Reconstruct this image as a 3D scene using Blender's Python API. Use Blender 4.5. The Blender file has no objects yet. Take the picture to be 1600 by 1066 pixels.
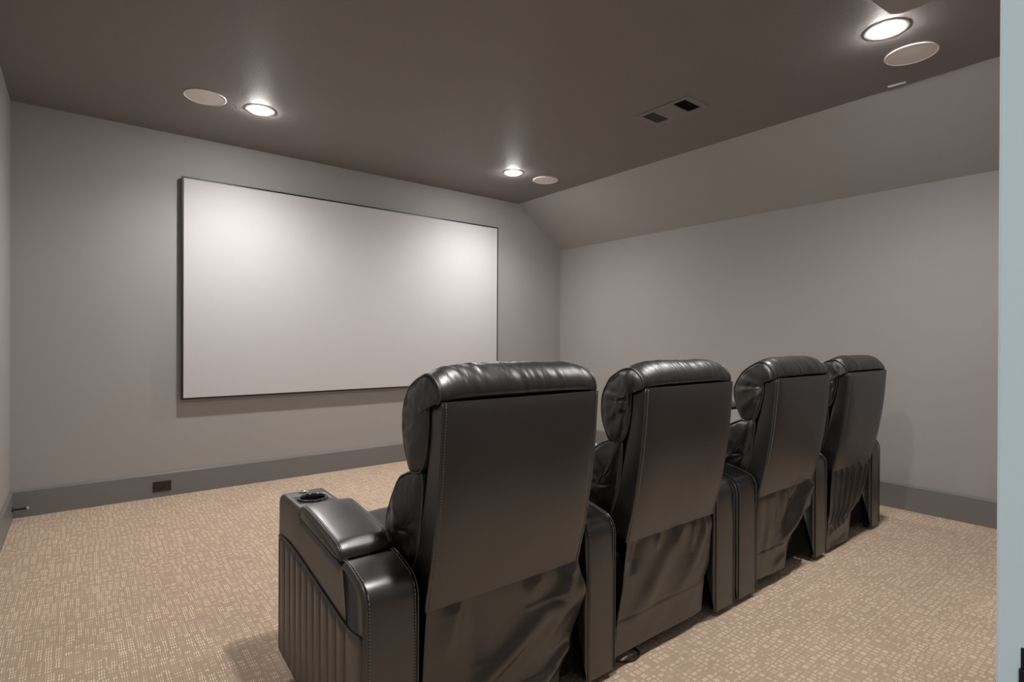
import bpy, bmesh, math, random
from mathutils import Vector, Matrix, noise
from math import sin, cos, pi, radians

scene = bpy.context.scene
col = scene.collection

# ------------------------------------------------------------------ camera, world, exposure
CAM_H = 1.184
def make_camera():
    yaw, pitch, roll, f, cy = 0.6687, -0.0027, 0.0043, 853.36, 534.37
    fwd0 = Vector((sin(yaw), cos(yaw), 0)); right0 = Vector((cos(yaw), -sin(yaw), 0)); up0 = Vector((0, 0, 1))
    fwd = cos(pitch)*fwd0 + sin(pitch)*up0
    up1 = -sin(pitch)*fwd0 + cos(pitch)*up0
    right = cos(roll)*right0 + sin(roll)*up1
    up = -sin(roll)*right0 + cos(roll)*up1
    cd = bpy.data.cameras.new('camera'); cam = bpy.data.objects.new('camera', cd); col.objects.link(cam)
    m = Matrix((right, up, -fwd)).transposed().to_4x4()
    m.translation = Vector((0, 0, CAM_H)); cam.matrix_world = m
    cd.sensor_width = 36; cd.lens = 36*f/1600; cd.shift_y = (cy-533)/1600
    cd.clip_start = 0.01; cd.clip_end = 100
    scene.camera = cam
make_camera()

world = bpy.data.worlds.new('hallway_daylight'); scene.world = world; world.use_nodes = True
wbg = world.node_tree.nodes['Background']
wbg.inputs['Color'].default_value = (0.72, 0.90, 1.0, 1); wbg.inputs['Strength'].default_value = 0.16

vs = scene.view_settings
vs.view_transform = 'Standard'; vs.look = 'None'; vs.gamma = 1; vs.use_curve_mapping = False
vs.exposure = 0.0
LENS_STRENGTH = 265.0
LENS_COLOR = (1.0, 0.955, 0.925, 1)
LAMP_WATTS = 76.0

# added area lamp: daylight on the door jamb from an assumed hallway window
hw = bpy.data.lights.new('jamb_daylight_lamp', 'AREA'); hw.shape = 'RECTANGLE'; hw.size = .9; hw.size_y = 1.3
hw.color = (.70, .90, 1.0); hw.energy = 30
hwo = bpy.data.objects.new('jamb_daylight_lamp', hw); col.objects.link(hwo)
hwo.location = (-1.7, -.75, 1.75); hwo.rotation_euler = (radians(90), 0, radians(-74))

# ------------------------------------------------------------------ dimensions (metres)
D, R, H, K, S, L, B = 4.850, 4.576, 2.742, 2.281, 0.654, -0.362, 0.179
YB = 0.115           # room face of the back wall
BT = 0.018           # baseboard thickness

# ------------------------------------------------------------------ node helpers / materials
def new_mat(name):
    m = bpy.data.materials.new(name); m.use_nodes = True
    nt = m.node_tree
    return m, nt, nt.nodes['Principled BSDF']
def N(nt, typ, **kw):
    n = nt.nodes.new(typ)
    for k, v in kw.items():
        setattr(n, k, v)
    return n
def math_node(nt, op, a, b=None, c=None, clamp=False):
    n = nt.nodes.new('ShaderNodeMath'); n.operation = op; n.use_clamp = clamp
    for i, v in enumerate((a, b, c)):
        if v is None: continue
        if isinstance(v, (int, float)): n.inputs[i].default_value = v
        else: nt.links.new(v, n.inputs[i])
    return n.outputs[0]
def bump(nt, bsdf, height, strength, dist):
    b = N(nt, 'ShaderNodeBump'); b.inputs['Strength'].default_value = strength; b.inputs['Distance'].default_value = dist
    nt.links.new(height, b.inputs['Height']); nt.links.new(b.outputs[0], bsdf.inputs['Normal'])
def coords(nt):
    return N(nt, 'ShaderNodeTexCoord').outputs['Object']
def noise_tex(nt, vec, scale, detail=2, rough=.5):
    n = N(nt, 'ShaderNodeTexNoise'); n.inputs['Scale'].default_value = scale
    n.inputs['Detail'].default_value = detail; n.inputs['Roughness'].default_value = rough
    nt.links.new(vec, n.inputs['Vector']); return n.outputs['Fac']
def simple(name, color, rough=.5, spec=.5, metallic=0, noise_scale=None, bump_d=.0005, bump_s=.3):
    m, nt, b = new_mat(name)
    b.inputs['Base Color'].default_value = (*color, 1); b.inputs['Roughness'].default_value = rough
    b.inputs['Specular IOR Level'].default_value = spec; b.inputs['Metallic'].default_value = metallic
    if noise_scale:
        bump(nt, b, noise_tex(nt, coords(nt), noise_scale, 3), bump_s, bump_d)
    return m
def paint(name, color, rough, scale, dist, strength):
    m, nt, b = new_mat(name)
    v = coords(nt)
    f = noise_tex(nt, v, 1.3, 2)
    r = N(nt, 'ShaderNodeMix', data_type='RGBA')
    r.inputs['A'].default_value = (*[c*.97 for c in color], 1); r.inputs['B'].default_value = (*[c*1.03 for c in color], 1)
    nt.links.new(f, r.inputs['Factor']); nt.links.new(r.outputs['Result'], b.inputs['Base Color'])
    b.inputs['Roughness'].default_value = rough; b.inputs['Specular IOR Level'].default_value = .4
    bump(nt, b, noise_tex(nt, v, scale, 3), strength, dist)
    return m

M = {}
M['wall'] = paint('grey_wall_paint', (.385, .375, .366), .62, 160, .002, .12)
M['ceiling'] = paint('grey_ceiling_paint', (.24, .219, .214), .6, 130, .004, .35)
M['base'] = paint('grey_baseboard_enamel', (.20, .197, .194), .38, 30, .001, .04)
M['jamb'] = paint('white_door_paint', (.76, .77, .76), .45, 60, .001, .05)

def carpet_mat():
    m, nt, b = new_mat('patterned_loop_carpet')
    sep = N(nt, 'ShaderNodeSeparateXYZ'); nt.links.new(coords(nt), sep.inputs[0])
    x, y = sep.outputs[0], sep.outputs[1]
    def v1(w, scale, feature, randomness=1.0):
        n = N(nt, 'ShaderNodeTexVoronoi', voronoi_dimensions='1D', feature=feature)
        n.inputs['Scale'].default_value = scale; n.inputs['Randomness'].default_value = randomness
        nt.links.new(w, n.inputs['W']); return n
    # irregular strips across x; each strip carries its own irregular run of blocks along y
    # the strips step sideways from band to band so no line runs on for long
    band = v1(y, 11, 'F1', 1.0); bs_ = N(nt, 'ShaderNodeSeparateColor'); nt.links.new(band.outputs['Color'], bs_.inputs[0])
    x = math_node(nt, 'ADD', x, math_node(nt, 'MULTIPLY', bs_.outputs[2], 1.7))
    strip_c = v1(x, 38, 'F1', .9); strip_e = v1(x, 38, 'DISTANCE_TO_EDGE', .9)
    sc = N(nt, 'ShaderNodeSeparateColor'); nt.links.new(strip_c.outputs['Color'], sc.inputs[0])
    yo = math_node(nt, 'ADD', y, math_node(nt, 'MULTIPLY', math_node(nt, 'SNAP', sc.outputs[0], .34), 7.3))
    blk_c = v1(yo, 46, 'F1', .95); blk_e = v1(yo, 46, 'DISTANCE_TO_EDGE', .95)
    bc = N(nt, 'ShaderNodeSeparateColor'); nt.links.new(blk_c.outputs['Color'], bc.inputs[0])
    edge_x = math_node(nt, 'MULTIPLY', math_node(nt, 'SUBTRACT', strip_e.outputs['Distance'], 0.0022*38), 7, clamp=True)
    edge_y = math_node(nt, 'MULTIPLY', math_node(nt, 'SUBTRACT', blk_e.outputs['Distance'], .0019*46), 7, clamp=True)
    rib = math_node(nt, 'SINE', math_node(nt, 'MULTIPLY', x, 2*pi/.0074))
    rib = math_node(nt, 'MULTIPLY_ADD', rib, 1.0, .6, clamp=True)
    # per-block amount of pale yarn
    h = math_node(nt, 'FRACT', math_node(nt, 'ADD', math_node(nt, 'MULTIPLY', sc.outputs[1], 3.7), math_node(nt, 'MULTIPLY', bc.outputs[1], 5.3)))
    amt = math_node(nt, 'MULTIPLY_ADD', h, 1.5, .0, clamp=True)
    msk = math_node(nt, 'MULTIPLY', math_node(nt, 'MULTIPLY', edge_x, edge_y), math_node(nt, 'MULTIPLY', rib, amt))
    fine = noise_tex(nt, coords(nt), 420, 2)
    msk = math_node(nt, 'MULTIPLY', msk, math_node(nt, 'MULTIPLY_ADD', fine, 1.2, .35))
    big = noise_tex(nt, coords(nt), 3, 2)
    mix = N(nt, 'ShaderNodeMix', data_type='RGBA')
    mix.inputs['A'].default_value = (.50, .378, .28, 1); mix.inputs['B'].default_value = (1.0, .84, .67, 1)
    nt.links.new(msk, mix.inputs['Factor'])
    mul = N(nt, 'ShaderNodeMix', data_type='RGBA', blend_type='MULTIPLY'); mul.inputs['Factor'].default_value = 1
    g = math_node(nt, 'ADD', math_node(nt, 'MULTIPLY', fine, .55), math_node(nt, 'MULTIPLY_ADD', big, .2, .62))
    gc = N(nt, 'ShaderNodeCombineColor')
    for i in range(3): nt.links.new(g, gc.inputs[i])
    nt.links.new(mix.outputs['Result'], mul.inputs['A']); nt.links.new(gc.outputs[0], mul.inputs['B'])
    nt.links.new(mul.outputs['Result'], b.inputs['Base Color'])
    b.inputs['Roughness'].default_value = .95; b.inputs['Specular IOR Level'].default_value = .1
    hgt = math_node(nt, 'ADD', msk, math_node(nt, 'MULTIPLY', fine, .6))
    bump(nt, b, hgt, .55, .004)
    return m
M['carpet'] = carpet_mat()

def leather(name, color, rough, wr=0.0, ior=1.95):
    m, nt, b = new_mat(name)
    v = coords(nt)
    b.inputs['Base Color'].default_value = (*color, 1)
    b.inputs['Specular IOR Level'].default_value = .5; b.inputs['IOR'].default_value = ior
    vor = N(nt, 'ShaderNodeTexVoronoi', feature='F1'); vor.inputs['Scale'].default_value = 420
    nt.links.new(v, vor.inputs['Vector'])
    gr = vor.outputs['Distance']
    if wr:
        mp = N(nt, 'ShaderNodeMapping'); mp.inputs['Scale'].default_value = (1.3, .20, .20)
        mp.inputs['Rotation'].default_value = (0, .25, .2)
        nt.links.new(v, mp.inputs['Vector'])
        w = noise_tex(nt, mp.outputs[0], 34, 3, .55)
        hgt = math_node(nt, 'ADD', math_node(nt, 'MULTIPLY', gr, .02), math_node(nt, 'MULTIPLY', w, wr))
        bump(nt, b, hgt, .6, .004)
    else:
        bump(nt, b, gr, .05, .0006)
    rn = noise_tex(nt, v, 7, 3)
    r = math_node(nt, 'MULTIPLY_ADD', rn, .16, rough-.08)
    nt.links.new(r, b.inputs['Roughness'])
    return m
M['leather'] = leather('black_leather', (.0075, .0058, .0048), .37, ior=2.05)
M['leather_soft'] = leather('black_soft_leather', (.0055, .005, .005), .34, wr=.28, ior=1.75)
M['leather_head'] = leather('black_creased_leather', (.010, .0088, .008), .40, wr=.85, ior=1.85)
M['skirt'] = leather('black_vinyl_skirt', (.016, .0125, .0100), .36, wr=.12)
def thread_mat():
    m, nt, b = new_mat('grey_dashed_thread')
    sep = N(nt, 'ShaderNodeSeparateXYZ'); nt.links.new(coords(nt), sep.inputs[0])
    w = math_node(nt, 'SINE', math_node(nt, 'MULTIPLY', math_node(nt, 'SUBTRACT', sep.outputs[2], sep.outputs[1]), 2*pi/.0085))
    k = math_node(nt, 'MULTIPLY_ADD', w, 4, 1.4, clamp=True)
    mix = N(nt, 'ShaderNodeMix', data_type='RGBA'); mix.inputs['A'].default_value = (.015, .014, .013, 1); mix.inputs['B'].default_value = (.34, .33, .32, 1)
    nt.links.new(k, mix.inputs['Factor']); nt.links.new(mix.outputs['Result'], b.inputs['Base Color']); b.inputs['Roughness'].default_value = .6
    return m
M['stitch'] = thread_mat()
M['piping'] = leather('black_piping', (.022, .020, .019), .42)
M['void'] = simple('black_dust_cloth', (.006, .006, .006), .9, .1)
M['gloss_black'] = simple('gloss_black_plastic', (.012, .012, .012), .15)
M['matte_black'] = simple('matte_black_plastic', (.014, .013, .013), .5)
M['chrome'] = simple('chrome', (.75, .75, .76), .15, metallic=1)
M['screen'] = simple('matte_white_screen', (.61, .603, .612), .85, .2, noise_scale=600, bump_d=.0002, bump_s=.05)
M['frame'] = simple('black_frame', (.012, .010, .010), .45)
M['screen_side'] = simple('dark_grey_frame_side', (.075, .08, .078), .45)
M['speaker'] = simple('white_speaker_mesh', (.86, .83, .815), .6, noise_scale=900, bump_d=.0004, bump_s=.2)
M['speaker_rim'] = simple('white_speaker_rim', (.92, .90, .88), .5)
M['trim'] = simple('painted_trim_ring', (.27, .255, .245), .6)
M['vent'] = simple('painted_vent_metal', (.235, .222, .212), .55)
M['vent_slat'] = simple('dark_vent_slat', (.05, .043, .04), .6)
M['vent_dark'] = simple('duct_shade_black', (.012, .011, .011), .9, .1)  # shade of the duct put into a black sheet behind the slats
M['projector'] = simple('grey_projector_shell', (.36, .33, .315), .45, noise_scale=300, bump_d=.0003)
M['outlet'] = simple('dark_brown_outlet_plastic', (.022, .017, .015), .35)
M['outlet_slot'] = simple('worn_slot_edge', (.10, .09, .085), .5)
M['rubber'] = simple('white_rubber_tip', (.6, .58, .55), .6)
M['strike'] = simple('dark_bronze_strike', (.02, .018, .02), .4, metallic=.6)

def lens_mat():
    m = bpy.data.materials.new('lit_downlight_lens'); m.use_nodes = True
    nt = m.node_tree; nt.nodes.clear()
    o = N(nt, 'ShaderNodeOutputMaterial'); e = N(nt, 'ShaderNodeEmission')
    e.inputs['Color'].default_value = LENS_COLOR; e.inputs['Strength'].default_value = LENS_STRENGTH
    nt.links.new(e.outputs[0], o.inputs[0]); return m
M['lens'] = lens_mat()

# ------------------------------------------------------------------ mesh helpers
def finish(name, bm, mat, parent=None, smooth=True, loc=None, angle=None):
    bmesh.ops.recalc_face_normals(bm, faces=bm.faces[:])
    me = bpy.data.meshes.new(name); bm.to_mesh(me); bm.free()
    me.materials.append(mat)
    if smooth:
        me.polygons.foreach_set('use_smooth', [True]*len(me.polygons))
        if angle: me.set_sharp_from_angle(angle=radians(angle))
    o = bpy.data.objects.new(name, me); col.objects.link(o)
    if loc: o.location = loc
    if parent: o.parent = parent
    return o
def tag(o, label, cat, group=None):
    o['label'] = label; o['category'] = cat
    if group: o['group'] = group
    return o
def struct(o):
    o['kind'] = 'structure'; return o
def empty(name, loc, label, cat, group=None):
    o = bpy.data.objects.new(name, None); col.objects.link(o); o.location = loc; o.empty_display_size = .1
    return tag(o, label, cat, group)
def add_box(bm, x0, x1, y0, y1, z0, z1, bevel=0, seg=2):
    vs_ = [bm.verts.new((x, y, z)) for x in (x0, x1) for y in (y0, y1) for z in (z0, z1)]
    idx = [(0,1,3,2),(4,6,7,5),(0,4,5,1),(2,3,7,6),(0,2,6,4),(1,5,7,3)]
    fs = [bm.faces.new([vs_[i] for i in f]) for f in idx]
    if bevel:
        es = list({e for f in fs for e in f.edges})
        bmesh.ops.bevel(bm, geom=es, offset=bevel, segments=seg, affect='EDGES', profile=.5)
def add_plate(bm, us, vs_, holes, w0, w1, order):
    '''flat plate on the grid us x vs_ (one connected mesh), leaving out the cells in holes; order maps (u, v, w) to xyz'''
    cache = {}
    def V(i, j, k):
        if (i, j, k) not in cache: cache[(i, j, k)] = bm.verts.new(order(us[i], vs_[j], (w0, w1)[k]))
        return cache[(i, j, k)]
    nu, nv = len(us)-1, len(vs_)-1
    solid = {(i, j) for i in range(nu) for j in range(nv)}-set(holes)
    for i, j in solid:
        for k in (0, 1): bm.faces.new((V(i, j, k), V(i+1, j, k), V(i+1, j+1, k), V(i, j+1, k)))
        for (a, b), nb in ((((i, j), (i+1, j)), (i, j-1)), (((i+1, j), (i+1, j+1)), (i+1, j)), (((i+1, j+1), (i, j+1)), (i, j+1)), (((i, j+1), (i, j)), (i-1, j))):
            if nb not in solid: bm.faces.new((V(*a, 0), V(*b, 0), V(*b, 1), V(*a, 1)))
def add_lathe(bm, prof, cx, cy, n=48, cap_start=True, cap_end=True, axis='z'):
    rings = []
    for r, z in prof:
        ring = []
        for i in range(n):
            a = 2*pi*i/n
            p = (cx+r*cos(a), cy+r*sin(a), z)
            ring.append(bm.verts.new(p))
        rings.append(ring)
    for a, b in zip(rings, rings[1:]):
        for i in range(n):
            bm.faces.new((a[i], a[(i+1) % n], b[(i+1) % n], b[i]))
    if cap_start: bm.faces.new(rings[0][::-1])
    if cap_end: bm.faces.new(rings[-1])
def add_tube(bm, pts, r, n=8, closed=False):
    pts = [Vector(p) for p in pts]; rings = []; up = None
    m = len(pts)
    for i, p in enumerate(pts):
        if closed: t = pts[(i+1) % m]-pts[i-1]
        else: t = pts[min(i+1, m-1)]-pts[max(i-1, 0)]
        t.normalize()
        if up is None:
            up = Vector((0, 0, 1)) if abs(t.z) < .9 else Vector((1, 0, 0))
        s = t.cross(up)
        if s.length < 1e-6: s = t.orthogonal()
        s.normalize(); up = s.cross(t); up.normalize()
        rings.append([bm.verts.new(p+r*(cos(2*pi*k/n)*s+sin(2*pi*k/n)*up)) for k in range(n)])
    pairs = list(zip(rings, rings[1:]))
    if closed: pairs.append((rings[-1], rings[0]))
    for a, b in pairs:
        for k in range(n): bm.faces.new((a[k], a[(k+1) % n], b[(k+1) % n], b[k]))
    if not closed:
        bm.faces.new(rings[0][::-1]); bm.faces.new(rings[-1])
def add_thread(bm, pts, w=.0011):
    add_tube(bm, pts, w, 5)
def catmull(pts, n, closed=False):
    """n points evenly spread along a Catmull-Rom curve through pts"""
    P = [Vector(p) for p in pts]; m = len(P); out = []
    cnt = m if closed else m-1
    dense = []
    for i in range(cnt):
        if closed: a, b, c, d = P[(i-1) % m], P[i], P[(i+1) % m], P[(i+2) % m]
        else: a, b, c, d = P[max(i-1, 0)], P[i], P[i+1], P[min(i+2, m-1)]
        for k in range(16):
            t = k/16
            dense.append(.5*((2*b)+(c-a)*t+(2*a-5*b+4*c-d)*t*t+(3*b-a-3*c+d)*t**3))
    dense.append(P[0].copy() if closed else P[-1].copy())
    acc = [0]
    for a, b in zip(dense, dense[1:]): acc.append(acc[-1]+(b-a).length)
    tot = acc[-1]; j = 0
    num = n if closed else n-1
    for i in range(n):
        s = tot*i/num
        while j < len(acc)-2 and acc[j+1] < s: j += 1
        l = acc[j+1]-acc[j]
        out.append(dense[j].lerp(dense[j+1], (s-acc[j])/l if l else 0))
    return out
def lerp_tab(tab, v):
    """piecewise linear lookup in [(key, value)] of rising keys"""
    if v <= tab[0][0]: return tab[0][1]
    for (a, fa), (b, fb) in zip(tab, tab[1:]):
        if v <= b: return fa+(fb-fa)*(v-a)/(b-a)
    return tab[-1][1]
def smooth_tab(tab, n=64):
    pts = catmull([(t[0], t[1], 0) for t in tab], n)
    return [(p.x, p.y) for p in pts]
def inset2d(prof, d):
    """move a closed 2-D outline inward by d along its normals"""
    m = len(prof); out = []
    area = sum(prof[i][0]*prof[(i+1) % m][1]-prof[(i+1) % m][0]*prof[i][1] for i in range(m))
    sg = 1 if area > 0 else -1
    for i in range(m):
        a, b = prof[i-1], prof[(i+1) % m]
        tx, ty = b[0]-a[0], b[1]-a[1]; l = math.hypot(tx, ty) or 1
        out.append((prof[i][0]-sg*ty/l*d, prof[i][1]+sg*tx/l*d))
    return out
def add_extrusion(bm, prof, x0, x1, r, seg=5, disp=None, nx=0):
    """closed (y, z) outline extruded along x with rounded edges of radius r"""
    secs = []
    for k in range(seg+1):
        a = pi/2*k/seg
        secs.append((x0+r-r*cos(a), r-r*sin(a)))
    mid = [(x0+r+(x1-x0-2*r)*i/(nx+1), 0) for i in range(1, nx+1)]
    tail = [(x0+x1-x, d) for x, d in reversed(secs)]
    rings = []
    for x, d in secs+mid+tail:
        pr = inset2d(prof, d) if d > 0 else prof
        ring = []
        for y, z in pr:
            p = Vector((x, y, z))
            if disp: p = disp(p)
            ring.append(bm.verts.new(p))
        rings.append(ring)
    n = len(prof)
    for a, b in zip(rings, rings[1:]):
        for i in range(n): bm.faces.new((a[i], a[(i+1) % n], b[(i+1) % n], b[i]))
    bm.faces.new(rings[0][::-1]); bm.faces.new(rings[-1])
def yz(pts, n, closed=True):
    return [(p.x, p.y) for p in catmull([(a, b, 0) for a, b in pts], n, closed)]
def round_poly(pts, r, seg=5):
    """closed polygon with every corner rounded; a corner may give its own radius as a third number"""
    m = len(pts); out = []
    for i in range(m):
        p = Vector(pts[i][:2]); a = Vector(pts[i-1][:2]); b = Vector(pts[(i+1) % m][:2])
        rr = pts[i][2] if len(pts[i]) > 2 else r
        u = (a-p); v = (b-p); lu, lv = u.length, v.length; u.normalize(); v.normalize()
        t = min(rr, lu*.48, lv*.48)
        if t < 1e-5: out.append((p.x, p.y)); continue
        s, e = p+u*t, p+v*t
        for k in range(seg+1):
            q = k/seg
            w = s*(1-q)**2+p*2*q*(1-q)+e*q*q
            out.append((w.x, w.y))
    return out
def subdivide_outline(prof, maxlen):
    out = []; m = len(prof)
    for i in range(m):
        a, b = prof[i], prof[(i+1) % m]
        l = math.hypot(b[0]-a[0], b[1]-a[1]); k = max(1, int(math.ceil(l/maxlen)))
        for j in range(k): out.append((a[0]+(b[0]-a[0])*j/k, a[1]+(b[1]-a[1])*j/k))
    return out

# ------------------------------------------------------------------ the room shell
def slab(name, boxes, mat, bevel=0):
    bm = bmesh.new()
    for b in boxes: add_box(bm, *b, bevel=bevel)
    return struct(finish(name, bm, mat, smooth=False))
T = .12
slab('floor', [(L-T, R+T, YB-1.3, D+T, -.1, 0)], M['carpet'])
slab('wall_front', [(L-T, R+T, D, D+T, 0, H)], M['wall'])
slab('wall_left', [(L-T, L, YB, D, 0, H)], M['wall'])
slab('wall_right', [(R, R+T, YB, D, 0, K)], M['wall'])
DX0, DX1, DH = -.165, .652, 2.06
slab('wall_back', [(L-T, DX0-.03, YB-T, YB, 0, H), (DX1+.03, R+T, YB-T, YB, 0, H), (DX0-.03, DX1+.03, YB-T, YB, DH+.03, H)], M['ceiling'])  # unseen wall in the darker ceiling paint, so recliner backs reflect less light
slab('ceiling', [(L-T, R-S, YB-T, D+T, H, H+.1)], M['ceiling'])
def slope():
    bm = bmesh.new()
    pr = [(R-S, H), (R, K), (R+T, K), (R+T, H+.1), (R-S, H+.1)]
    a = [bm.verts.new((x, YB, z)) for x, z in pr]; b = [bm.verts.new((x, D, z)) for x, z in pr]
    for i in range(5): bm.faces.new((a[i], a[(i+1) % 5], b[(i+1) % 5], b[i]))
    bm.faces.new(a); bm.faces.new(b[::-1])
    return struct(finish('wall_slope', bm, M['wall'], smooth=False))
slope()
def baseboard(name, axis, c, lo, hi, sgn):
    # tall flat board with a small eased top edge
    prof = [(0, 0), (BT, 0), (BT, B-.011), (BT-.002, B-.006), (BT-.009, B), (0, B)]
    bm = bmesh.new(); rows = []
    for t in (lo, hi):
        rows.append([bm.verts.new((t, c+sgn*d, z) if axis == 'x' else (c+sgn*d, t, z)) for d, z in prof])
    n = len(prof)
    for i in range(n): bm.faces.new((rows[0][i], rows[0][(i+1) % n], rows[1][(i+1) % n], rows[1][i]))
    bm.faces.new(rows[0]); bm.faces.new(rows[1][::-1])
    return struct(finish(name, bm, M['base'], smooth=False))
baseboard('baseboard_front', 'x', D, L+BT, R-BT, -1)
baseboard('baseboard_left', 'y', L, YB, D, 1)
baseboard('baseboard_right', 'y', R, YB, D, -1)
baseboard('baseboard_back', 'x', YB, DX1+.029, R-BT, 1)
# doorway lining the camera looks through: right jamb, left jamb, head
jr = slab('trim_1', [(DX1, DX1+.028, YB-T-.01, YB+.0005, 0, DH)], M['jamb'], bevel=.0022)
jl = slab('trim_2', [(DX0-.028, DX0, YB-T-.01, YB+.0005, 0, DH)], M['jamb'], bevel=.0022)
jh = slab('trim_3', [(DX0-.028, DX1+.028, YB-T-.01, YB+.0005, DH, DH+.028)], M['jamb'], bevel=.0022)
bm = bmesh.new()
add_box(bm, DX1-.0015, DX1+.001, .055, .0985, .835, .915, bevel=.001)
add_box(bm, DX1-.004, DX1, .0955, .0992, .855, .897, bevel=.001)
finish('strike_plate', bm, M['strike'], parent=jr, smooth=False)

# ------------------------------------------------------------------ projection screen
SX0, SX1, SZ0, SZ1, SY = .600, 3.586, .723, 2.418, 4.790
scr = empty('projection_screen', ((SX0+SX1)/2, D, SZ0), 'large white projection screen in a thin black frame on the front wall', 'screen')
o_ = Vector(scr.location)
def local_box(name, parent, boxes, mat, bevel=0):
    bm = bmesh.new()
    for x0, x1, y0, y1, z0, z1 in boxes:
        add_box(bm, x0-parent.location.x, x1-parent.location.x, y0-parent.location.y, y1-parent.location.y, z0-parent.location.z, z1-parent.location.z, bevel=bevel)
    return finish(name, bm, mat, parent, smooth=False)
local_box('screen_surface', scr, [(SX0+.009, SX1-.009, SY+.002, SY+.010, SZ0+.009, SZ1-.009)], M['screen'])
def screen_ring(name, inset, width, ya, yb, mat):
    bm = bmesh.new(); ox, oy, oz = scr.location
    us = [SX0+inset-ox, SX0+inset+width-ox, SX1-inset-width-ox, SX1-inset-ox]
    zs = [SZ0+inset-oz, SZ0+inset+width-oz, SZ1-inset-width-oz, SZ1-inset-oz]
    add_plate(bm, us, zs, [(1, 1)], ya-oy, yb-oy, lambda u, v, w: (u, w, v))
    finish(name, bm, mat, scr, smooth=False)
screen_ring('frame', 0, .0125, SY, SY+.03, M['frame'])
screen_ring('frame_side', .004, .016, SY+.03, D, M['screen_side'])

# ------------------------------------------------------------------ ceiling fittings
LX = (.955, 3.15); LY = (.987, 3.98)
def downlight(x, y, label):
    t = empty('recessed_light', (x, y, H), label, 'ceiling light', 'recessed ceiling lights')
    bm = bmesh.new()
    add_lathe(bm, [(.0700, -.0008), (.0725, -.0036), (.080, -.0040), (.092, -.0032), (.102, -.0014), (.1055, 0)], 0, 0, 56, False, False)
    r = [v for v in bm.verts]
    finish('trim_ring', bm, M['trim'], t)
    bm = bmesh.new()
    add_lathe(bm, [(.0700, -.0005), (.0690, -.004), (.062, -.0105), (.048, -.0160), (.026, -.0195), (.005, -.0205)], 0, 0, 48)
    finish('lens', bm, M['lens'], t)
    ld = bpy.data.lights.new('lamp', 'SPOT'); ld.energy = LAMP_WATTS; ld.color = LENS_COLOR[:3]; ld.spot_size = radians(152); ld.spot_blend = 1.0; ld.shadow_soft_size = .03
    lo = bpy.data.objects.new('lamp', ld); col.objects.link(lo); lo.parent = t; lo.location = (0, 0, -.062)
downlight(LX[0], LY[1], 'lit recessed ceiling light above the screen, left of the two near the front wall')
downlight(LX[1], LY[1], 'lit recessed ceiling light close to the corner where the sloped wall meets the front wall')
downlight(LX[1], LY[0], 'lit recessed ceiling light nearest the viewer, next to the projector')
downlight(LX[0], LY[0], 'recessed ceiling light overhead behind the viewer, left of the projector')
def speaker(x, y, label):
    t = empty('ceiling_speaker', (x, y, H), label, 'speaker', 'round ceiling speakers')
    bm = bmesh.new()
    add_lathe(bm, [(.112, 0), (.121, 0), (.122, -.004), (.119, -.007), (.114, -.0065), (.113, -.003)], 0, 0, 56, False, False)
    finish('rim', bm, M['speaker_rim'], t)
    bm = bmesh.new()
    add_lathe(bm, [(.1135, -.001), (.1135, -.004), (.10, -.0052), (.06, -.0062), (.01, -.0065)], 0, 0, 56)
    finish('grille', bm, M['speaker'], t)
speaker(.627, 3.985, 'round white ceiling speaker at the left, beside the light above the screen')
speaker(3.535, 3.962, 'round white ceiling speaker near the corner with the sloped wall')
speaker(3.517, .985, 'round white ceiling speaker nearest the viewer, at upper right beside a light')

def vent():
    x0, x1, y0, y1 = 3.012, 3.268, 2.035, 2.455
    t = empty('air_vent', ((x0+x1)/2, (y0+y1)/2, H), 'ceiling air vent painted like the ceiling with two dark grilles', 'vent')
    ox, oy = t.location.x, t.location.y
    ax, bx = 3.044-ox, 3.222-ox
    gr = ((2.071-oy, 2.165-oy), (2.320-oy, 2.415-oy))
    bm = bmesh.new()
    add_plate(bm, [x0-ox, ax, bx, x1-ox], [y0-oy, gr[0][0], gr[0][1], gr[1][0], gr[1][1], y1-oy], [(1, 1), (1, 3)], -.007, 0, lambda u, v, w: (u, v, w))
    finish('frame', bm, M['vent'], t, smooth=False)
    for a, b in gr:
        bm = bmesh.new(); add_box(bm, ax, bx, a, b, -.0012, 0)
        dk = finish('grille', bm, M['vent_dark'], t, smooth=False)
        n = 8; q = .0035 if a < 0 else -.0050
        for i in range(n):
            bm = bmesh.new(); c = a+(b-a)*(i+.5)/n
            v = [bm.verts.new(p) for p in ((ax, c-q, -.0065), (bx, c-q, -.0065), (bx, c+q, -.0014), (ax, c+q, -.0014),
                                           (ax, c-q+.001, -.0065), (bx, c-q+.001, -.0065), (bx, c+q+.001, -.0014), (ax, c+q+.001, -.0014))]
            for f in ((0,1,2,3),(7,6,5,4),(0,4,5,1),(1,5,6,2),(2,6,7,3),(3,7,4,0)): bm.faces.new([v[k] for k in f])
            finish('slat', bm, M['vent_slat'], dk, smooth=False)
vent()
bm = bmesh.new()
add_box(bm, -.012, .012, -.046, .046, -.006, 0, .0025)
add_box(bm, -.0045, .0045, -.040, .040, -.0075, -.0055, .001)
o = finish('ceiling_plate', bm, M['speaker_rim'], smooth=False, loc=(3.865, 1.154, H)); o.rotation_euler.z = radians(6)
tag(o, 'small pale narrow plate on the ceiling near the sloped wall edge', 'plate')

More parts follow.
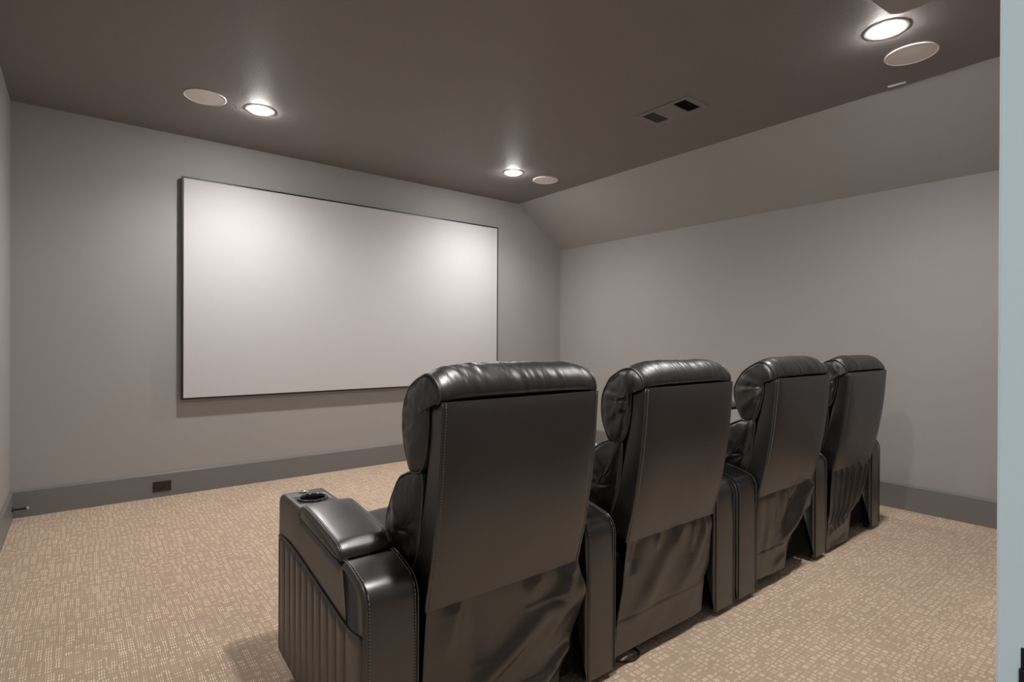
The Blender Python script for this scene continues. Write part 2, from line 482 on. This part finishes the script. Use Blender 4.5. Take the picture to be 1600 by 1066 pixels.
def projector():
    x0, x1, y0, y1, z0, z1 = 1.88, 2.338, .375, .726, 2.372, 2.535
    t = empty('projector', ((x0+x1)/2, (y0+y1)/2, H), 'grey projector hanging from the ceiling, its front corner at the top of the view', 'projector')
    cx, cy = t.location.x, t.location.y
    bm = bmesh.new()
    pr = round_poly([(x0-cx, y0-cy), (x1-cx, y0-cy), (x1-cx, y1-cy-.012), (0, y1-cy+.006), (x0-cx, y1-cy-.012)], .05, 8)
    zs = [(z0-H, .012), (z0-H+.003, .005), (z0-H+.012, 0), (z1-H-.012, 0), (z1-H-.003, .005), (z1-H, .012)]
    rings = [[bm.verts.new((px, py, z)) for px, py in (inset2d(pr, d) if d else pr)] for z, d in zs]
    n = len(pr)
    for a, b in zip(rings, rings[1:]):
        for i in range(n): bm.faces.new((a[i], a[(i+1) % n], b[(i+1) % n], b[i]))
    bm.faces.new(rings[0][::-1]); bm.faces.new(rings[-1])
    finish('housing', bm, M['projector'], t, angle=40)
    bm = bmesh.new()
    prof = [(.052, 0), (.055, .012), (.050, .018), (.042, .016), (.036, .004), (.004, .010)]
    add_lathe(bm, prof, 0, 0, 36)
    o = finish('lens', bm, M['gloss_black'], t); o.rotation_euler.x = -pi/2; o.location = (.06, y1-cy+.001, (z0+z1)/2-H)
    bm = bmesh.new()
    add_lathe(bm, [(.075, 0), (.075, -.012), (.022, -.016), (.022, -.195), (.07, -.198), (.07, -.207)], 0, 0, 32)
    finish('mount', bm, M['projector'], t, angle=40)
projector()

# ------------------------------------------------------------------ outlet and door stop
def outlet():
    x0, x1, z0, z1, yf = .424, .540, .043, .119, D-BT
    t = empty('power_outlet', ((x0+x1)/2, yf, (z0+z1)/2), 'dark brown power outlet set sideways in the front baseboard', 'outlet')
    w, h = (x1-x0)/2, (z1-z0)/2
    bm = bmesh.new(); add_box(bm, -w, w, -.006, 0, -h, h, .002)
    finish('cover_plate', bm, M['outlet'], t, smooth=False)
    for s in (-1, 1):
        bm = bmesh.new()
        pr = round_poly([(s*.020-.0165, -.0145), (s*.020+.0165, -.0145), (s*.020+.0165, .0145), (s*.020-.0165, .0145)], .010, 5)
        a = [bm.verts.new((px, -.0055, pz)) for px, pz in pr]; b = [bm.verts.new((px, -.0088, pz)) for px, pz in pr]
        for i in range(len(pr)): bm.faces.new((a[i], a[(i+1) % len(pr)], b[(i+1) % len(pr)], b[i]))
        bm.faces.new(b)
        bm.faces.new(a[::-1])
        rc = finish('receptacle', bm, M['matte_black'], t, smooth=False)
        for b_ in ((-.006, .003, .004, .0062), (-.006, .003, -.0062, -.004), (.007, .011, -.0022, .0022)):
            bm = bmesh.new(); add_box(bm, s*.020+b_[0], s*.020+b_[1], -.0094, -.0086, b_[2], b_[3])
            finish('slot', bm, M['outlet_slot'], rc, smooth=False)
    bm = bmesh.new(); add_lathe(bm, [(.0035, 0), (.0035, .0015), (.001, .002)], 0, 0, 12)
    o = finish('screw', bm, M['matte_black'], t); o.rotation_euler.x = pi/2; o.location = (0, -.006, 0)
outlet()
def doorstop():
    t = empty('door_stop', (L+BT, 4.74, .079), 'black spring door stop with a pale tip on the left baseboard near the front corner', 'door stop')
    bm = bmesh.new(); add_lathe(bm, [(.016, 0), (.016, .004), (.010, .008), (.007, .009)], 0, 0, 20)
    o = finish('base', bm, M['matte_black'], t); o.rotation_euler.y = pi/2
    bm = bmesh.new()
    pts = [(.008+.058*i/168, .0052*cos(2*pi*i/12), .0052*sin(2*pi*i/12)) for i in range(169)]
    add_tube(bm, pts, .0021, 6)
    finish('spring', bm, M['matte_black'], t)
    bm = bmesh.new(); add_lathe(bm, [(.0075, .062), (.009, .064), (.009, .070), (.006, .0712)], 0, 0, 18)
    o = finish('collar', bm, M['matte_black'], t); o.rotation_euler.y = pi/2
    bm = bmesh.new(); add_lathe(bm, [(.0078, .070), (.0082, .079), (.005, .082), (.001, .0825)], 0, 0, 18)
    o = finish('rubber_tip', bm, M['rubber'], t); o.rotation_euler.y = pi/2
doorstop()

# ------------------------------------------------------------------ recliners
Y0 = 1.70                       # y of every recliner's origin
YR = 1.285                      # rear plane of the arms
BACK = smooth_tab([(.462, 1.284), (.52, 1.269), (.562, 1.258), (.634, 1.243), (.722, 1.228), (.791, 1.218), (.875, 1.209), (.941, 1.204), (1.018, 1.199)])
FRONT = smooth_tab([(.462, 1.420), (.558, 1.374), (.619, 1.349), (.734, 1.314), (.852, 1.289), (.931, 1.279), (1.018, 1.272)])
def yback(z): return lerp_tab(BACK, z)
def yfront(z): return lerp_tab(FRONT, z)

def cap_ring(bm, ring, inv=False):
    bm.faces.new(ring[::-1] if inv else ring)

def make_shell(P, bx, hw, zt, seed):
    """side strips + front of the back frame"""
    bm = bmesh.new(); rings = []
    zb = .458; n = 34
    zs = [(zb, .008), (zb+.002, .003), (zb+.006, 0)]+[(zb+.006+(zt-zb-.012)*i/n, 0) for i in range(1, n)]+[(zt-.006, 0), (zt-.002, .003), (zt, .008)]
    for z, d in zs:
        yb, yf = yback(z)+.005, yfront(z)
        pr = round_poly([(bx-hw, yb, .006), (bx+hw, yb, .006), (bx+hw, yf, .02), (bx-hw, yf, .02)], .01, 4)
        if d: pr = inset2d(pr, d)
        rings.append([bm.verts.new((px, py-Y0, z)) for px, py in pr])
    m = len(rings[0])
    for a, b in zip(rings, rings[1:]):
        for i in range(m): bm.faces.new((a[i], a[(i+1) % m], b[(i+1) % m], b[i]))
    cap_ring(bm, rings[0], True); cap_ring(bm, rings[-1])
    sh = finish('backrest', bm, M['leather'], P)
    # rear panel: a shallow upholstered slab set on the frame
    bm = bmesh.new(); rows_o = []; rows_i = []
    nx, nz = 30, 44
    for j in range(nz+1):
        v = j/nz; z = zb-.004+(zt-zb+.008)*v; ro = []; ri = []
        for i in range(nx+1):
            u = i/nx; x = bx-hw-.0015+(2*hw+.003)*u
            e = min(u, 1-u)*2*hw; ez = min(v, 1-v)*(zt-zb)
            puff = .009*(1-math.exp(-e/.03))*(1-math.exp(-ez/.03))
            puff += .004*noise.noise(Vector((x*4+seed, z*3, seed)))*min(1, e/.08)*min(1, ez/.08)
            ro.append(bm.verts.new((x, yback(z)-puff-Y0, z)))
            ri.append(bm.verts.new((x, yback(z)+.009-Y0, z)))
        rows_o.append(ro); rows_i.append(ri)
    for R_, fl in ((rows_o, 0), (rows_i, 1)):
        for a, b in zip(R_, R_[1:]):
            for i in range(nx): bm.faces.new((a[i], b[i], b[i+1], a[i+1]))
    for i in range(nx):
        bm.faces.new((rows_o[0][i], rows_o[0][i+1], rows_i[0][i+1], rows_i[0][i])); bm.faces.new((rows_o[-1][i], rows_o[-1][i+1], rows_i[-1][i+1], rows_i[-1][i]))
    for j in range(nz):
        bm.faces.new((rows_o[j][0], rows_o[j+1][0], rows_i[j+1][0], rows_i[j][0])); bm.faces.new((rows_o[j][-1], rows_o[j+1][-1], rows_i[j+1][-1], rows_i[j][-1]))
    finish('back_panel', bm, M['leather'], sh, angle=50)
    # welt along the vertical edges and a row of stitches beside it
    for s in (-1, 1):
        bm = bmesh.new(); bs = bmesh.new()
        zs2 = [zb+(zt-zb)*i/40 for i in range(41)]
        add_tube(bm, [(bx+s*(hw+.0005), yback(z)+.0035-Y0, z) for z in zs2], .0034, 8)
        add_thread(bs, [(bx+s*(hw-.0068), yback(z)-.0024-Y0, z) for z in zs2])
        finish('piping', bm, M['piping'], sh); finish('stitching', bs, M['stitch'], sh)
    return sh

def pillow(bm, prof, bx, hw, rnd, wr, seed, nx=90, side_puff=.014):
    """closed (y,z) outline swept along x, with puffed gathered end caps; returns the seam outline near each end"""
    n = len(prof); cy = sum(p[0] for p in prof)/n; cz = sum(p[1] for p in prof)/n
    secs = []
    for x, s in ((side_puff, .0), (side_puff*.99, .10), (side_puff*.97, .20), (side_puff*.94, .30), (side_puff*.90, .40), (side_puff*.84, .50), (side_puff*.75, .60), (side_puff*.62, .70), (side_puff*.45, .79), (side_puff*.26, .87), (side_puff*.06, .93), (-.004, .965), (-.012, .99), (-.026, 1.0)):
        secs.append((-hw-x, s))
    inner = hw-.026
    secs += [(-inner+2*inner*i/nx, 1.0) for i in range(1, nx)]
    secs += [(-x, s) for x, s in reversed(secs[:14])]
    rings = []
    for x, s in secs:
        t = abs(x)/hw; ring = []
        drop = rnd*max(0, t-.55)**2/.2
        for k, (y, z) in enumerate(prof):
            a = 2*pi*k/n
            ss = s
            y2, z2 = cy+(y-cy)*ss, cz+(z-cz)*ss
            y2 = cy+(y2-cy)*(1-.4*drop); z2 = z2-drop*max(0, z2-cz)
            p = Vector((bx+x, y2, z2))
            if s > .9:
                # creases running round the roll, tighter toward the gathered ends
                q = x+.035*a
                g = wr*(noise.noise(Vector((q*34+3*seed, a*.8, seed)))*.45+noise.noise(Vector((q*80+seed, a*1.1, seed+4)))*.35+noise.noise(Vector((q*8+seed, a*1.2, seed+9)))*.8)*(1 if t < .8 else 1+(t-.8)*4)
                d = Vector((0, y-cy, z-cz)); d.normalize(); p += d*g
            elif s > .0:
                pa = math.atan2(z2-cz-.01, y2-cy+.075)      # folds fan out from the gathered rear edge
                f = wr*1.5*noise.noise(Vector((pa*4.2, seed+(1 if x > 0 else 7), math.hypot(y2-cy+.075, z2-cz)*5)))+.008*noise.noise(Vector((y2*13, z2*9, seed)))+wr*.3*noise.noise(Vector((y2*45, z2*30+y2*20, seed+2)))
                p.x += f*(1 if x > 0 else -1)*min(1, (1-s)*8)
            ring.append(p)
        rings.append(ring)
    vr = [[bm.verts.new((p.x, p.y-Y0, p.z)) for p in r] for r in rings[1:-1]]
    for a, b in zip(vr, vr[1:]):
        for i in range(n): bm.faces.new((a[i], a[(i+1) % n], b[(i+1) % n], b[i]))
    for ring, vr_, inv in ((rings[0], vr[0], True), (rings[-1], vr[-1], False)):
        c = bm.verts.new((ring[0].x, cy-Y0, cz))
        for i in range(n):
            bm.faces.new((vr_[i], vr_[(i+1) % n], c) if not inv else (c, vr_[(i+1) % n], vr_[i]))
    return rings[11], rings[-12]

def seam(bm, ring, rad, out):
    n = len(ring); c = sum((p for p in ring), Vector())/n
    pts = []
    for p in ring:
        d = p-c; d.x = 0; d.normalize(); q = p+d*out
        pts.append((q.x, q.y-Y0, q.z))
    add_tube(bm, pts, rad, 7, closed=True)

HEAD = [(1.212, 1.029), (1.203, 1.048), (1.212, 1.078), (1.240, 1.108), (1.282, 1.120), (1.330, 1.107), (1.378, 1.080), (1.416, 1.040),
        (1.440, .985), (1.446, .930), (1.430, .872), (1.398, .822), (1.362, .812), (1.318, .826), (1.288, .870), (1.276, .930), (1.268, .985), (1.262, 1.020), (1.240, 1.028)]
LUMB = [(1.305, .822), (1.355, .824), (1.402, .812), (1.448, .790), (1.492, .745), (1.530, .680), (1.554, .610), (1.558, .540), (1.545, .480), (1.500, .455), (1.44, .462), (1.388, .50), (1.355, .56), (1.330, .63), (1.312, .715)]

def arm_profile():
    return [(YR, .022, .006), (2.028, .085, .02), (2.046, .30, .1), (2.034, .640, .035), (1.800, .634, .012), (1.785, .604, .008), (1.450, .566, .008), (1.440, .586, .01), (1.395, .584, .07), (YR+.004, .555, .085), (YR, .40, .02)]

def cut(obj, cutter_bm):
    me = bpy.data.meshes.new('cutter'); cutter_bm.to_mesh(me); cutter_bm.free()
    c = bpy.data.objects.new('cutter', me); col.objects.link(c)
    c.location = obj.location
    if obj.parent: c.parent = obj.parent
    mod = obj.modifiers.new('cut', 'BOOLEAN'); mod.operation = 'DIFFERENCE'; mod.solver = 'EXACT'; mod.object = c
    bpy.context.view_layer.update()
    dg = bpy.context.evaluated_depsgraph_get()
    new = bpy.data.meshes.new_from_object(obj.evaluated_get(dg))
    obj.modifiers.clear(); obj.data = new
    bpy.data.objects.remove(c); bpy.data.meshes.remove(me)

CURVE = smooth_tab([(1.292, .438), (1.33, .430), (1.39, .428), (1.506, .443), (1.726, .478), (1.85, .495), (1.95, .500), (2.03, .492)])
def make_arm(P, x0, x1, pleat):
    """one upholstered arm between local x0 and x1; pleat = -1 / 1 puts the channelled side panel on that side"""
    cx = (x0+x1)/2
    prof = subdivide_outline(round_poly(arm_profile(), .012, 7), .05)
    bm = bmesh.new()
    add_extrusion(bm, [(y-Y0, z) for y, z in prof], x0, x1, .017, 6)
    arm = finish('armrest', bm, M['leather'], P)
    cb = bmesh.new(); add_lathe(cb, [(.0405, .565), (.0405, .70)], cx, 1.905-Y0, 40); bmesh.ops.recalc_face_normals(cb, faces=cb.faces[:])
    cut(arm, cb)
    # lidded pad: rounded cushion lying in the bed between the two raised ends
    pad = [(1.449, .578), (1.452, .602), (1.472, .620), (1.515, .630), (1.60, .642), (1.70, .654), (1.755, .656), (1.783, .648), (1.789, .630), (1.788, .612)]
    pp = [(y, z) for y, z in yz(pad, 44, False)]+[(1.788-.336*i/12, .609-.034*i/12) for i in range(1, 12)]
    bm = bmesh.new()
    add_extrusion(bm, [(y-Y0, z) for y, z in pp], x0-.0015, x1+.0015, .010, 5, nx=6,
                  disp=lambda p: Vector((p.x, p.y, p.z+.005*(1-((p.x-cx)/((x1-x0)/2))**2) if p.z > .62 else p.z)))
    pd = finish('armrest_pad', bm, M['leather'], arm)
    pd['label'] = 'padded lid on the arm'
    top = yz(pad[1:8], 30, False)
    for s, xx in ((-1, x0), (1, x1)):
        st = bmesh.new()
        add_thread(st, [(xx-s*.009, y-Y0, z+.0014) for y, z in top])
        finish('stitching', st, M['stitch'], pd)
        wl = bmesh.new(); add_tube(wl, [(xx-s*.0015, y-Y0, z-.0025) for y, z in top], .0028, 6)
        finish('piping', wl, M['piping'], pd)
    # welt + stitches round the outline of the rear strip on each side of the arm
    rear = [(1.440, .588), (1.42, .588), (1.395, .584)]+[(p[0], p[1]) for p in round_poly([(1.60, .584, .0), (1.395, .584, .07), (YR, .555, .085), (YR, .03, .0)], .01, 10)[12:23]]+[(YR, .47-.44*i/8) for i in range(9)]
    for s, xx in ((-1, x0), (1, x1)):
        wl = bmesh.new(); st = bmesh.new()
        add_tube(wl, [(xx-s*.0055, y-Y0-.001, z+.0004) for y, z in rear], .0026, 6)
        add_thread(st, [(xx-s*.0135, y-Y0-.0006, z+.0006) for y, z in rear])
        finish('stitching', st, M['stitch'], arm)
        finish('piping', wl, M['piping'], arm)
    # cup holder with a rim
    bm = bmesh.new()
    add_lathe(bm, [(.006, .570), (.039, .570), (.0400, .63), (.0405, .6385), (.044, .6415), (.0495, .6405), (.052, .6365), (.0495, .634), (.0402, .632)], cx, 1.905-Y0, 44, True, False)
    finish('cup_holder', bm, M['gloss_black'], arm)
    # recline control ahead of the cup holder
    bm = bmesh.new()
    add_lathe(bm, [(.017, .634), (.017, .640), (.0135, .642), (.012, .641), (.002, .641)], cx-.005, 1.990-Y0, 28)
    rb = finish('recline_control', bm, M['chrome'], arm, angle=40)
    if pleat:
        xs = x0 if pleat < 0 else x1
        cuts = [2.030, 1.996, 1.938, 1.878, 1.821, 1.764, 1.705, 1.647, 1.588, 1.527, 1.466, 1.402, 1.300]
        n_ch, per = len(cuts)-1, 12
        cells = n_ch*per; nz = 30
        bm = bmesh.new(); outer = []; inner = []
        for i in range(cells+1):
            k_ = min(i//per, n_ch-1); ph = i/per-k_
            ph = .5-.5*cos(pi*ph)
            y = cuts[k_]+(cuts[k_+1]-cuts[k_])*ph
            co = [];ci = []
            zt = lerp_tab(CURVE, y)-.004; zbt = .034+.05*max(0, (y-1.9)/.13)**2+.0*y
            zbt = max(zbt, .026+(y-YR)*.085)
            for j in range(nz+1):
                z = zbt+(zt-zbt)*j/nz
                ez = min(1, (zt-z)/.012); eb = min(1, (z-zbt)/.02+.2)
                d = .0075*abs(sin(pi*ph))**.42*ez*eb+.001
                if y > 2.0: d *= max(.15, (2.034-y)/.034)
                co.append(bm.verts.new((xs+pleat*d, y-Y0, z))); ci.append(bm.verts.new((xs-pleat*.004, y-Y0, z)))
            outer.append(co); inner.append(ci)
        for R_ in (outer, inner):
            for a, b in zip(R_, R_[1:]):
                for j in range(nz): bm.faces.new((a[j], a[j+1], b[j+1], b[j]))
        for i in range(cells):
            bm.faces.new((outer[i][0], outer[i+1][0], inner[i+1][0], inner[i][0])); bm.faces.new((outer[i][-1], outer[i+1][-1], inner[i+1][-1], inner[i][-1]))
        for j in range(nz):
            bm.faces.new((outer[0][j], outer[0][j+1], inner[0][j+1], inner[0][j])); bm.faces.new((outer[-1][j], outer[-1][j+1], inner[-1][j+1], inner[-1][j]))
        sp = finish('side_panel', bm, M['leather'], arm); sp['label'] = 'vertically channelled side panel of the arm'
        bm = bmesh.new()
        add_tube(bm, [(xs+pleat*.002, y-Y0, lerp_tab(CURVE, y)) for y in [1.302+.712*i/50 for i in range(51)]], .0042, 8)
        finish('panel_welt', bm, M['piping'], arm)
    # short black feet under the arm
    for fy in (YR+.05, 1.90):
        bm = bmesh.new(); add_lathe(bm, [(.016, 0), (.018, .004), (.02, .034 if fy < 1.5 else .085)], cx, fy-Y0, 20)
        finish('foot', bm, M['matte_black'], arm, angle=40)
    return arm

def make_skirt(P, bx, left, right, zbot, folds, seed, hem, curl=0.0):
    bm = bmesh.new(); nu, nv = 90, 80; O = []; I = []
    left = sorted(left); right = sorted(right)
    for j in range(nv+1):
        v = j/nv; ro = []; ri = []
        for i in range(nu+1):
            u = i/nu
            zb = zbot[0]+(zbot[1]-zbot[0])*u+.004*noise.noise(Vector((u*4, seed, 2)))
            z = .474+(zb-.474)*v
            xl = lerp_tab(left, z); xr = lerp_tab(right, z)
            x = xl+(xr-xl)*u
            amp = min(1, v/.10)
            d = 0
            for kind, *a in folds:
                if kind == 'ridge':      # crease line from (u0,v0) to (u1,v1), width w, height h
                    u0, v0, u1, v1, w, h = a
                    dx, dv = u1-u0, v1-v0; l2 = dx*dx+dv*dv
                    t = max(0, min(1, ((u-u0)*dx+(v-v0)*dv)/l2))
                    q = math.hypot(u-u0-t*dx, v-v0-t*dv)
                    d += h*math.exp(-(q/w)**2)*(1 if v1 > .95 else min(1, (1-t)/.35)**.8)
                elif kind == 'pleats':   # gathers hanging from the top edge
                    n_, h, v_end, ph = a
                    f = max(0, 1-v/v_end)
                    d += h*sin(2*pi*n_*u+ph+1.5*noise.noise(Vector((u*3, v*1.5, seed))))*f**.6
            d += .007*noise.noise(Vector((u*2+v*1.5, v*2-u*1.2, seed+8)))+.0012*noise.noise(Vector((u*7+v*4, v*5, seed+5)))
            hm = .0022 if z < hem+.003 else 0
            if abs(z-hem) < .004: hm -= .003
            cu = curl*max(0, (u-.72)/.28)**1.6*max(0, min(1, (v-.35)/.3))
            y = 1.2905-amp*(d+.003)-hm+cu+.012*v
            ro.append(bm.verts.new((x, y-Y0, z))); ri.append(bm.verts.new((x, y+.003-Y0, z)))
        O.append(ro); I.append(ri)
    for R_ in (O, I):
        for a, b in zip(R_, R_[1:]):
            for i in range(nu): bm.faces.new((a[i], a[i+1], b[i+1], b[i]))
    for i in range(nu):
        bm.faces.new((O[0][i], O[0][i+1], I[0][i+1], I[0][i])); bm.faces.new((O[-1][i], O[-1][i+1], I[-1][i+1], I[-1][i]))
    for j in range(nv):
        bm.faces.new((O[j][0], O[j+1][0], I[j+1][0], I[j][0])); bm.faces.new((O[j][-1], O[j+1][-1], I[j+1][-1], I[j][-1]))
    s = finish('skirt', bm, M['skirt'], P)
    s['label'] = 'loose black cloth flap hanging behind the seat'
    return s

def recliner(label, s0, s1, bx, hw, zt, dz_head, hd_k, seed, arms, skirt):
    """s0..s1 seat bay in world x, bx back centre in world x, arms = list of (x0, x1, pleat side)"""
    cx = (s0+s1)/2
    P = empty('recliner', (cx, Y0, 0), label, 'recliner', 'row of black leather theater recliners')
    w = (s1-s0)/2-.004
    # base box between the arms
    bm = bmesh.new()
    add_box(bm, -w+.01, w-.01, 1.33-Y0, 1.98-Y0, .05, .40, .01)
    bs_ = finish('base', bm, M['void'], P, smooth=False)
    for sx in (-1, 1):
        for yy in (1.55, 1.90):
            bm = bmesh.new(); add_box(bm, sx*(w-.05)-.02, sx*(w-.05)+.02, yy-.02-Y0, yy+.02-Y0, 0, .055)
            finish('foot', bm, M['matte_black'], bs_, smooth=False)
    # seat cushion
    sp = round_poly([(1.40, .38, .02), (2.05, .385, .03), (2.085, .45, .06), (2.02, .505, .07), (1.75, .497, .2), (1.40, .475, .03)], .03, 7)
    bm = bmesh.new()
    add_extrusion(bm, [(y-Y0, z) for y, z in subdivide_outline(sp, .05)], -w, w, .03, 6, nx=14,
                  disp=lambda p: p+Vector((0, 0, (.012*noise.noise(Vector((p.x*6+seed, p.y*6, 1))) + .018*(1-(p.x/w)**2)) if p.z > .45 else 0)))
    sc_ = finish('seat_cushion', bm, M['leather_soft'], P)
    bm = bmesh.new()
    add_tube(bm, [(-w+.02+(2*w-.04)*i/30, 1.965-Y0, .500+.018*(1-((-w+.02+(2*w-.04)*i/30)/w)**2)+.012*noise.noise(Vector(((-w+.02+(2*w-.04)*i/30)*6+seed, (1.965-Y0)*6, 1)))) for i in range(31)], .004, 7)
    finish('piping', bm, M['piping'], sc_)
    # folded footrest closing the front
    fp = round_poly([(1.99, .07, .01), (2.075, .07, .02), (2.095, .22, .1), (2.075, .385, .03), (1.99, .385, .01)], .02, 6)
    bm = bmesh.new()
    add_extrusion(bm, [(y-Y0, z) for y, z in subdivide_outline(fp, .05)], -w, w, .02, 5, nx=8)
    finish('footrest', bm, M['leather'], P)
    lx = bx-cx
    make_shell(P, lx, hw, zt, seed)
    # head pillow
    sh = zt-1.020
    prof = yz([(1.24+(y-1.24)*(hd_k if y > 1.24 else 1), z+sh+(dz_head if z > 1.03 else 0)) for y, z in HEAD], 96)
    bm = bmesh.new(); a, b = pillow(bm, prof, lx, hw+.007, .17, .0050, seed)
    hd = finish('headrest', bm, M['leather_head'], P)
    for e in (a, b):
        bm = bmesh.new(); seam(bm, e, .0036, .003); finish('piping', bm, M['piping'], hd)
    bm = bmesh.new(); prof = yz([(1.33+(y-1.33)*(.89 if y > 1.33 else 1), z+sh*.5) for y, z in LUMB], 90)
    a, b = pillow(bm, prof, lx, hw+.004, .03, .005, seed+3)
    lb = finish('lumbar_cushion', bm, M['leather_soft'], P)
    for e in (a, b):
        bm = bmesh.new(); seam(bm, e, .0036, .003); finish('piping', bm, M['piping'], lb)
    for x0, x1, pl in arms: make_arm(P, x0-cx, x1-cx, pl)
    lf, rt, zb, folds, hem, curl = skirt
    make_skirt(P, lx, [(z, x-cx) for z, x in lf], [(z, x-cx) for z, x in rt], zb, folds, seed, hem, curl)
    return P

recliner('black leather recliner nearest the viewer, leftmost of the row, its channelled arm facing out', .712, 1.340, 1.012, .286, 1.020, 0, .88, 1.7,
         [(.553, .708, -1), (1.344, 1.488, 0)],
         ([(.466, .731), (.27, .722), (.02, .712)], [(.46, 1.300), (.35, 1.330), (.266, 1.330), (.2, 1.31), (.175, 1.292), (.117, 1.262), (.02, 1.255)], (.018, .02),
          [('ridge', .95, .25, .05, .85, .10, .024), ('ridge', 1.0, .70, .45, 1.0, .07, .022), ('ridge', .72, .0, .60, .22, .05, .012), ('ridge', .98, .0, .82, .28, .05, .016), ('ridge', .18, .0, .10, .4, .05, .012), ('ridge', .25, .0, .30, .5, .06, -.01), ('ridge', .75, .40, .25, .80, .06, -.016), ('ridge', .60, .26, .92, .22, .014, .003)], .135, .03))
second = recliner('black leather recliner second from the viewer, with a nearly straight hem on its rear flap', 1.492, 2.122, 1.827, .281, 1.015, -.004, .84, 5.2,
         [(2.126, 2.280, 0)],
         ([(.46, 1.553), (.385, 1.541), (.294, 1.535), (.158, 1.498), (.05, 1.496)], [(.455, 2.093), (.244, 2.108), (.189, 2.075), (.131, 2.060), (.04, 2.054)], (.052, .052),
          [('ridge', .60, .10, .12, .80, .10, .012), ('ridge', .95, .15, .60, .75, .08, .010), ('ridge', .62, .0, .52, .30, .035, .007), ('ridge', .80, .0, .74, .35, .03, .007), ('ridge', .90, .0, .88, .30, .025, .007), ('ridge', .12, .0, .08, .35, .06, -.014), ('ridge', .36, .0, .33, .22, .03, .006)], .182, .012))
recliner('black leather recliner third from the viewer, its rear flap pulled aside at the lower right', 2.478, 3.086, 2.771, .285, 1.010, 0, .80, 9.4,
         [(2.310, 2.474, 0), (3.090, 3.236, 0)],
         ([(.46, 2.486), (.19, 2.480), (.05, 2.480)], [(.45, 3.045), (.313, 3.056), (.245, 2.995), (.157, 2.885), (.05, 2.865)], (.062, .045),
          [('ridge', .95, .1, .55, .75, .10, .022), ('ridge', .80, .05, .45, .55, .06, -.016), ('ridge', .18, .0, .22, .8, .05, .010), ('pleats', 4.5, .006, .6, .2), ('ridge', .7, .85, .4, .95, .06, .012)], .185, .04))
recliner('black leather recliner farthest from the viewer beside the right wall, rear flap in vertical pleats', 3.240, 3.887, 3.588, .278, 1.010, -.004, .80, 14.1,
         [(3.891, 4.028, 1)],
         ([(.45, 3.313), (.233, 3.299), (.168, 3.266), (.02, 3.252)], [(.45, 3.84), (.217, 3.785), (.163, 3.675), (.02, 3.640)], (.018, .012),
          [('ridge', .10, .0, .14, .80, .035, .012), ('ridge', .27, .0, .24, .85, .03, .012), ('ridge', .42, .0, .36, .80, .035, .014), ('ridge', .58, .0, .50, .75, .04, .015), ('ridge', .78, .0, .66, .70, .05, .018), ('ridge', .95, .1, .82, .70, .05, .016), ('ridge', .1, .80, .75, .70, .05, .012), ('ridge', .2, .95, .8, .88, .05, -.008)], .165, .03))

# ------------------------------------------------------------------ small loose things
bm = bmesh.new()
cp = catmull([(1.535, 1.36, .004), (1.560, 1.322, .004), (1.600, 1.300, .004), (1.645, 1.306, .004), (1.668, 1.335, .004), (1.665, 1.38, .004)], 40)
add_tube(bm, [p-Vector(second.location) for p in cp], .0035, 8)
finish('power_cord', bm, M['matte_black'], second)

def tray():
    t = empty('tray_table', (3.163, 1.905, .634), 'thin dark tray visible through the gap between the second and third recliner backs', 'tray')
    bm = bmesh.new()
    pr = round_poly([(-.26, -.20), (.12, -.20), (.12, .10), (-.26, .10)], .03, 6)
    zs = [(.150, .004), (.1515, .001), (.154, 0), (.164, 0), (.1665, .001), (.168, .004)]
    rings = [[bm.verts.new((px, py, z)) for px, py in (inset2d(pr, d) if d else pr)] for z, d in zs]
    n = len(pr)
    for a, b in zip(rings, rings[1:]):
        for i in range(n): bm.faces.new((a[i], a[(i+1) % n], b[(i+1) % n], b[i]))
    bm.faces.new(rings[0][::-1]); bm.faces.new(rings[-1])
    finish('tray_top', bm, M['gloss_black'], t, angle=40)
    bm = bmesh.new(); add_lathe(bm, [(.030, -.060), (.030, -.004), (.034, .008), (.012, .012), (.012, .146), (.04, .150)], 0, 0, 28)
    finish('post', bm, M['matte_black'], t, angle=40)
tray()
